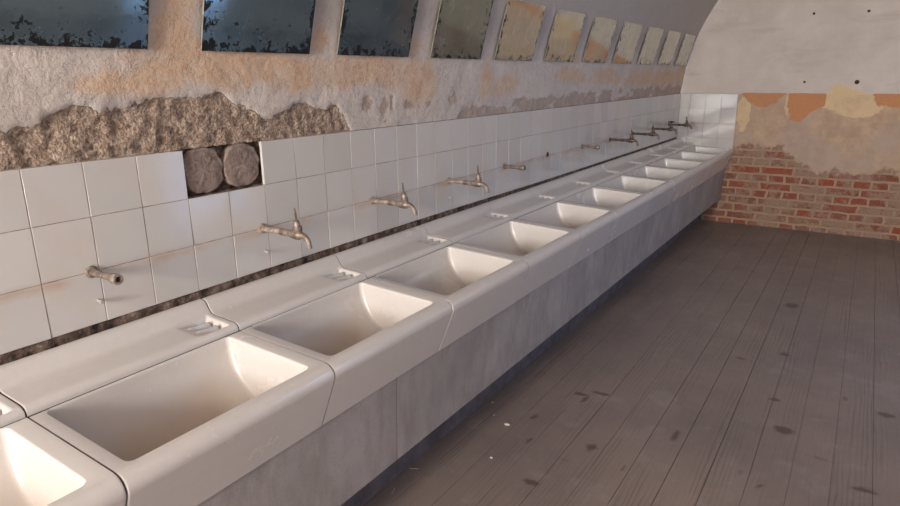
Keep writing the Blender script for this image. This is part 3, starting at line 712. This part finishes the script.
for k, (src, lb, ct) in TL.items():
    p = (0, TY+k*TP, TZ)
    if id(src) in used: o = dup(src, p)
    else: o = src; used[id(src)] = 1; o.location = (p[0], p[1], p[2]+Z0)
    if k in (3,): o.rotation_euler.x = R(2)
    if k == 4: o.rotation_euler.x = R(-2)
    tag(o, lb, ct, 'wall taps' if ct == 'tap' else 'pipe stubs on the tiles')
# hole where a tap is missing and the small pegs under the pipes
def disc_stub(name, prof, mat, loc, axis=(1, 0, 0), n=14):
    bm = bmesh.new(); lathe(bm, loc, axis, prof, n); o = link(name, fix(bm), mat, base=loc, smooth=True); o.data.set_sharp_from_angle(angle=R(40)); return o
o = disc_stub('pipe_socket', [(0, .016), (.002, .016), (.0025, .012), (-.012, .010)], m_black, (.0004, TY+6*TP, -.290))
tag(o, 'black empty pipe hole in the tiles where a tap is missing', 'pipe hole')
pegl = {1: 'small chrome peg on the tile under the nearest pipe stub', 2: 'small metal peg on the tiles under the nearest tap', 4: 'small metal peg on the tiles under the third tap', 5: 'small metal peg under the short stub beyond the third tap', 6: 'small metal peg under the black empty pipe hole', 7: 'small metal peg under the farthest pipe stub'}
p0 = None
for k, lb in pegl.items():
    loc = (.0002, TY+k*TP+.005, -.381)
    if p0 is None: p0 = o = disc_stub('peg', [(0, .0065), (.002, .0065), (.003, .0045), (.016, .0042), (.017, .006), (.022, .0058), (.0235, .004)], m_chrome, loc)
    else: o = p0.copy(); COL.objects.link(o); o.location = (loc[0], loc[1], loc[2]+Z0)
    tag(o, lb, 'peg', 'small pegs under the pipes')

# ------------------------------------------------------------------ mirrors
def mirror_bm(w=.44, h=.30, t=.005):
    bm = bmesh.new(); vs = box(bm, 0, t, 0, w, 0, h); fix(bm)
    bmesh.ops.bevel(bm, geom=bm.edges[:], offset=.0008, segments=1, affect='EDGES')
    bm.faces.ensure_lookup_table()
    for f in bm.faces: f.material_index = 0 if f.normal.x > .9 else 1
    return bm
mb = mirror_bm(); mr0 = link('wall_mirror', mb, [m_mirror, m_edge]); me2 = mr0.data.copy(); me2.materials[0] = m_mirror2; me3 = mr0.data.copy(); me3.materials[0] = m_mirror3
MS = [-.09, .519, 1.100, 1.703, 2.290, 2.897, 3.505, 4.105, 4.715, 5.32, 5.93]
ML = ['nearest stained wall mirror, its left side cut off by the photo edge', 'second mirror from the camera, bluish with black specks along its bottom', 'third mirror from the camera, half blue and half dark', 'fourth mirror from the camera, dark and streaky', 'fifth mirror from the camera, dark below and pale above']
for k, y in enumerate(MS):
    o = mr0 if k == 0 else mr0.copy()
    if k: COL.objects.link(o)
    if k == 3: o.data = me2
    if k > 3: o.data = me3
    tilt = math.atan2(.118-.040, .578-.287)
    o.location = (.0425, y, .287+Z0); o.rotation_euler = (0, tilt, 0)
    tag(o, ML[k] if k < 5 else ('%s mirror from the camera, reflecting the pale end wall%s' % (ORD[k], ', last before the corner' if k == 10 else '')), 'mirror', 'old mirrors in a row on the vault')

# ------------------------------------------------------------------ small things on the far wall and floor
for (x, z, rr_, lb) in ((1.146, .737, .010, 'small black hole high in the end wall, left of the upper two'), (1.581, .735, .010, 'small black hole high in the end wall, right of the upper two'), (1.145, .117, .009, 'small black hole in the end wall just above the orange patches')):
    o = disc_stub('wall_plug', [(0, rr_*1.25), (.002, rr_*1.2), (.0025, rr_*.9), (-.01, rr_*.7)], m_black, (x, LEN+.004, z), (0, -1, 0)); tag(o, lb, 'plug', 'holes in the end wall')
o = disc_stub('pipe_end', [(0, .020), (.004, .0195), (.012, .014), (.018, .013), (.018, .008), (.006, .007)], mat_metal('rusty_iron', srgb(104, 56, 36), srgb(66, 40, 32), .3, .7), (1.576, LEN+.003, .116), (0, -1, 0))
tag(o, 'rusty round pipe end in the end wall above the cream patch', 'pipe')
crumbs = [(.365, 1.73, .006), (.522, 1.585, .010), (.588, 1.318, .006), (.43, 1.63, .004)]
CL = ['small white plaster crumb closest to the dark plinth, farthest along the floor', 'largest white plaster crumb on the floorboards near the grey slab', 'white plaster crumb on the floor, the one nearest the bottom edge of the photo', 'tiny white plaster crumb between the largest crumb and the plinth']
for (x, y, s), lb in zip(crumbs, CL):
    bm = bmesh.new(); bmesh.ops.create_icosphere(bm, subdivisions=2, radius=s)
    for v in bm.verts: v.co = Vector((v.co.x*1.2, v.co.y*.8, v.co.z*.5))*(1+.35*noise.noise(v.co*120+Vector((x*9, 0, 0))))+Vector((x, y, FLOOR+s*.40))
    tag(link('plaster_crumb', bm, m_chip, base=(x, y, FLOOR)), lb, 'plaster crumb', 'plaster crumbs on the floor')

for (x, y, an, lb) in ((.36, 1.085, .5, 'thin pale straw lying on the floor by the plinth, the farther of two'), (.375, .926, 1.9, 'thin pale straw on the floor by the plinth, at the bottom edge of the photo')):
    bm = bmesh.new(); d = Vector((math.cos(an), math.sin(an), 0)); c = Vector((x, y, FLOOR+.0015))
    tube(bm, [c-d*.02, c+Vector((.003, 0, .001)), c+d*.018], .0013, 6); tag(link('straw', fix(bm), m_chip, base=(x, y, FLOOR)), lb, 'straw', 'straws on the floor')

for o in bpy.data.objects:
    if '_b' in o: del o['_b']
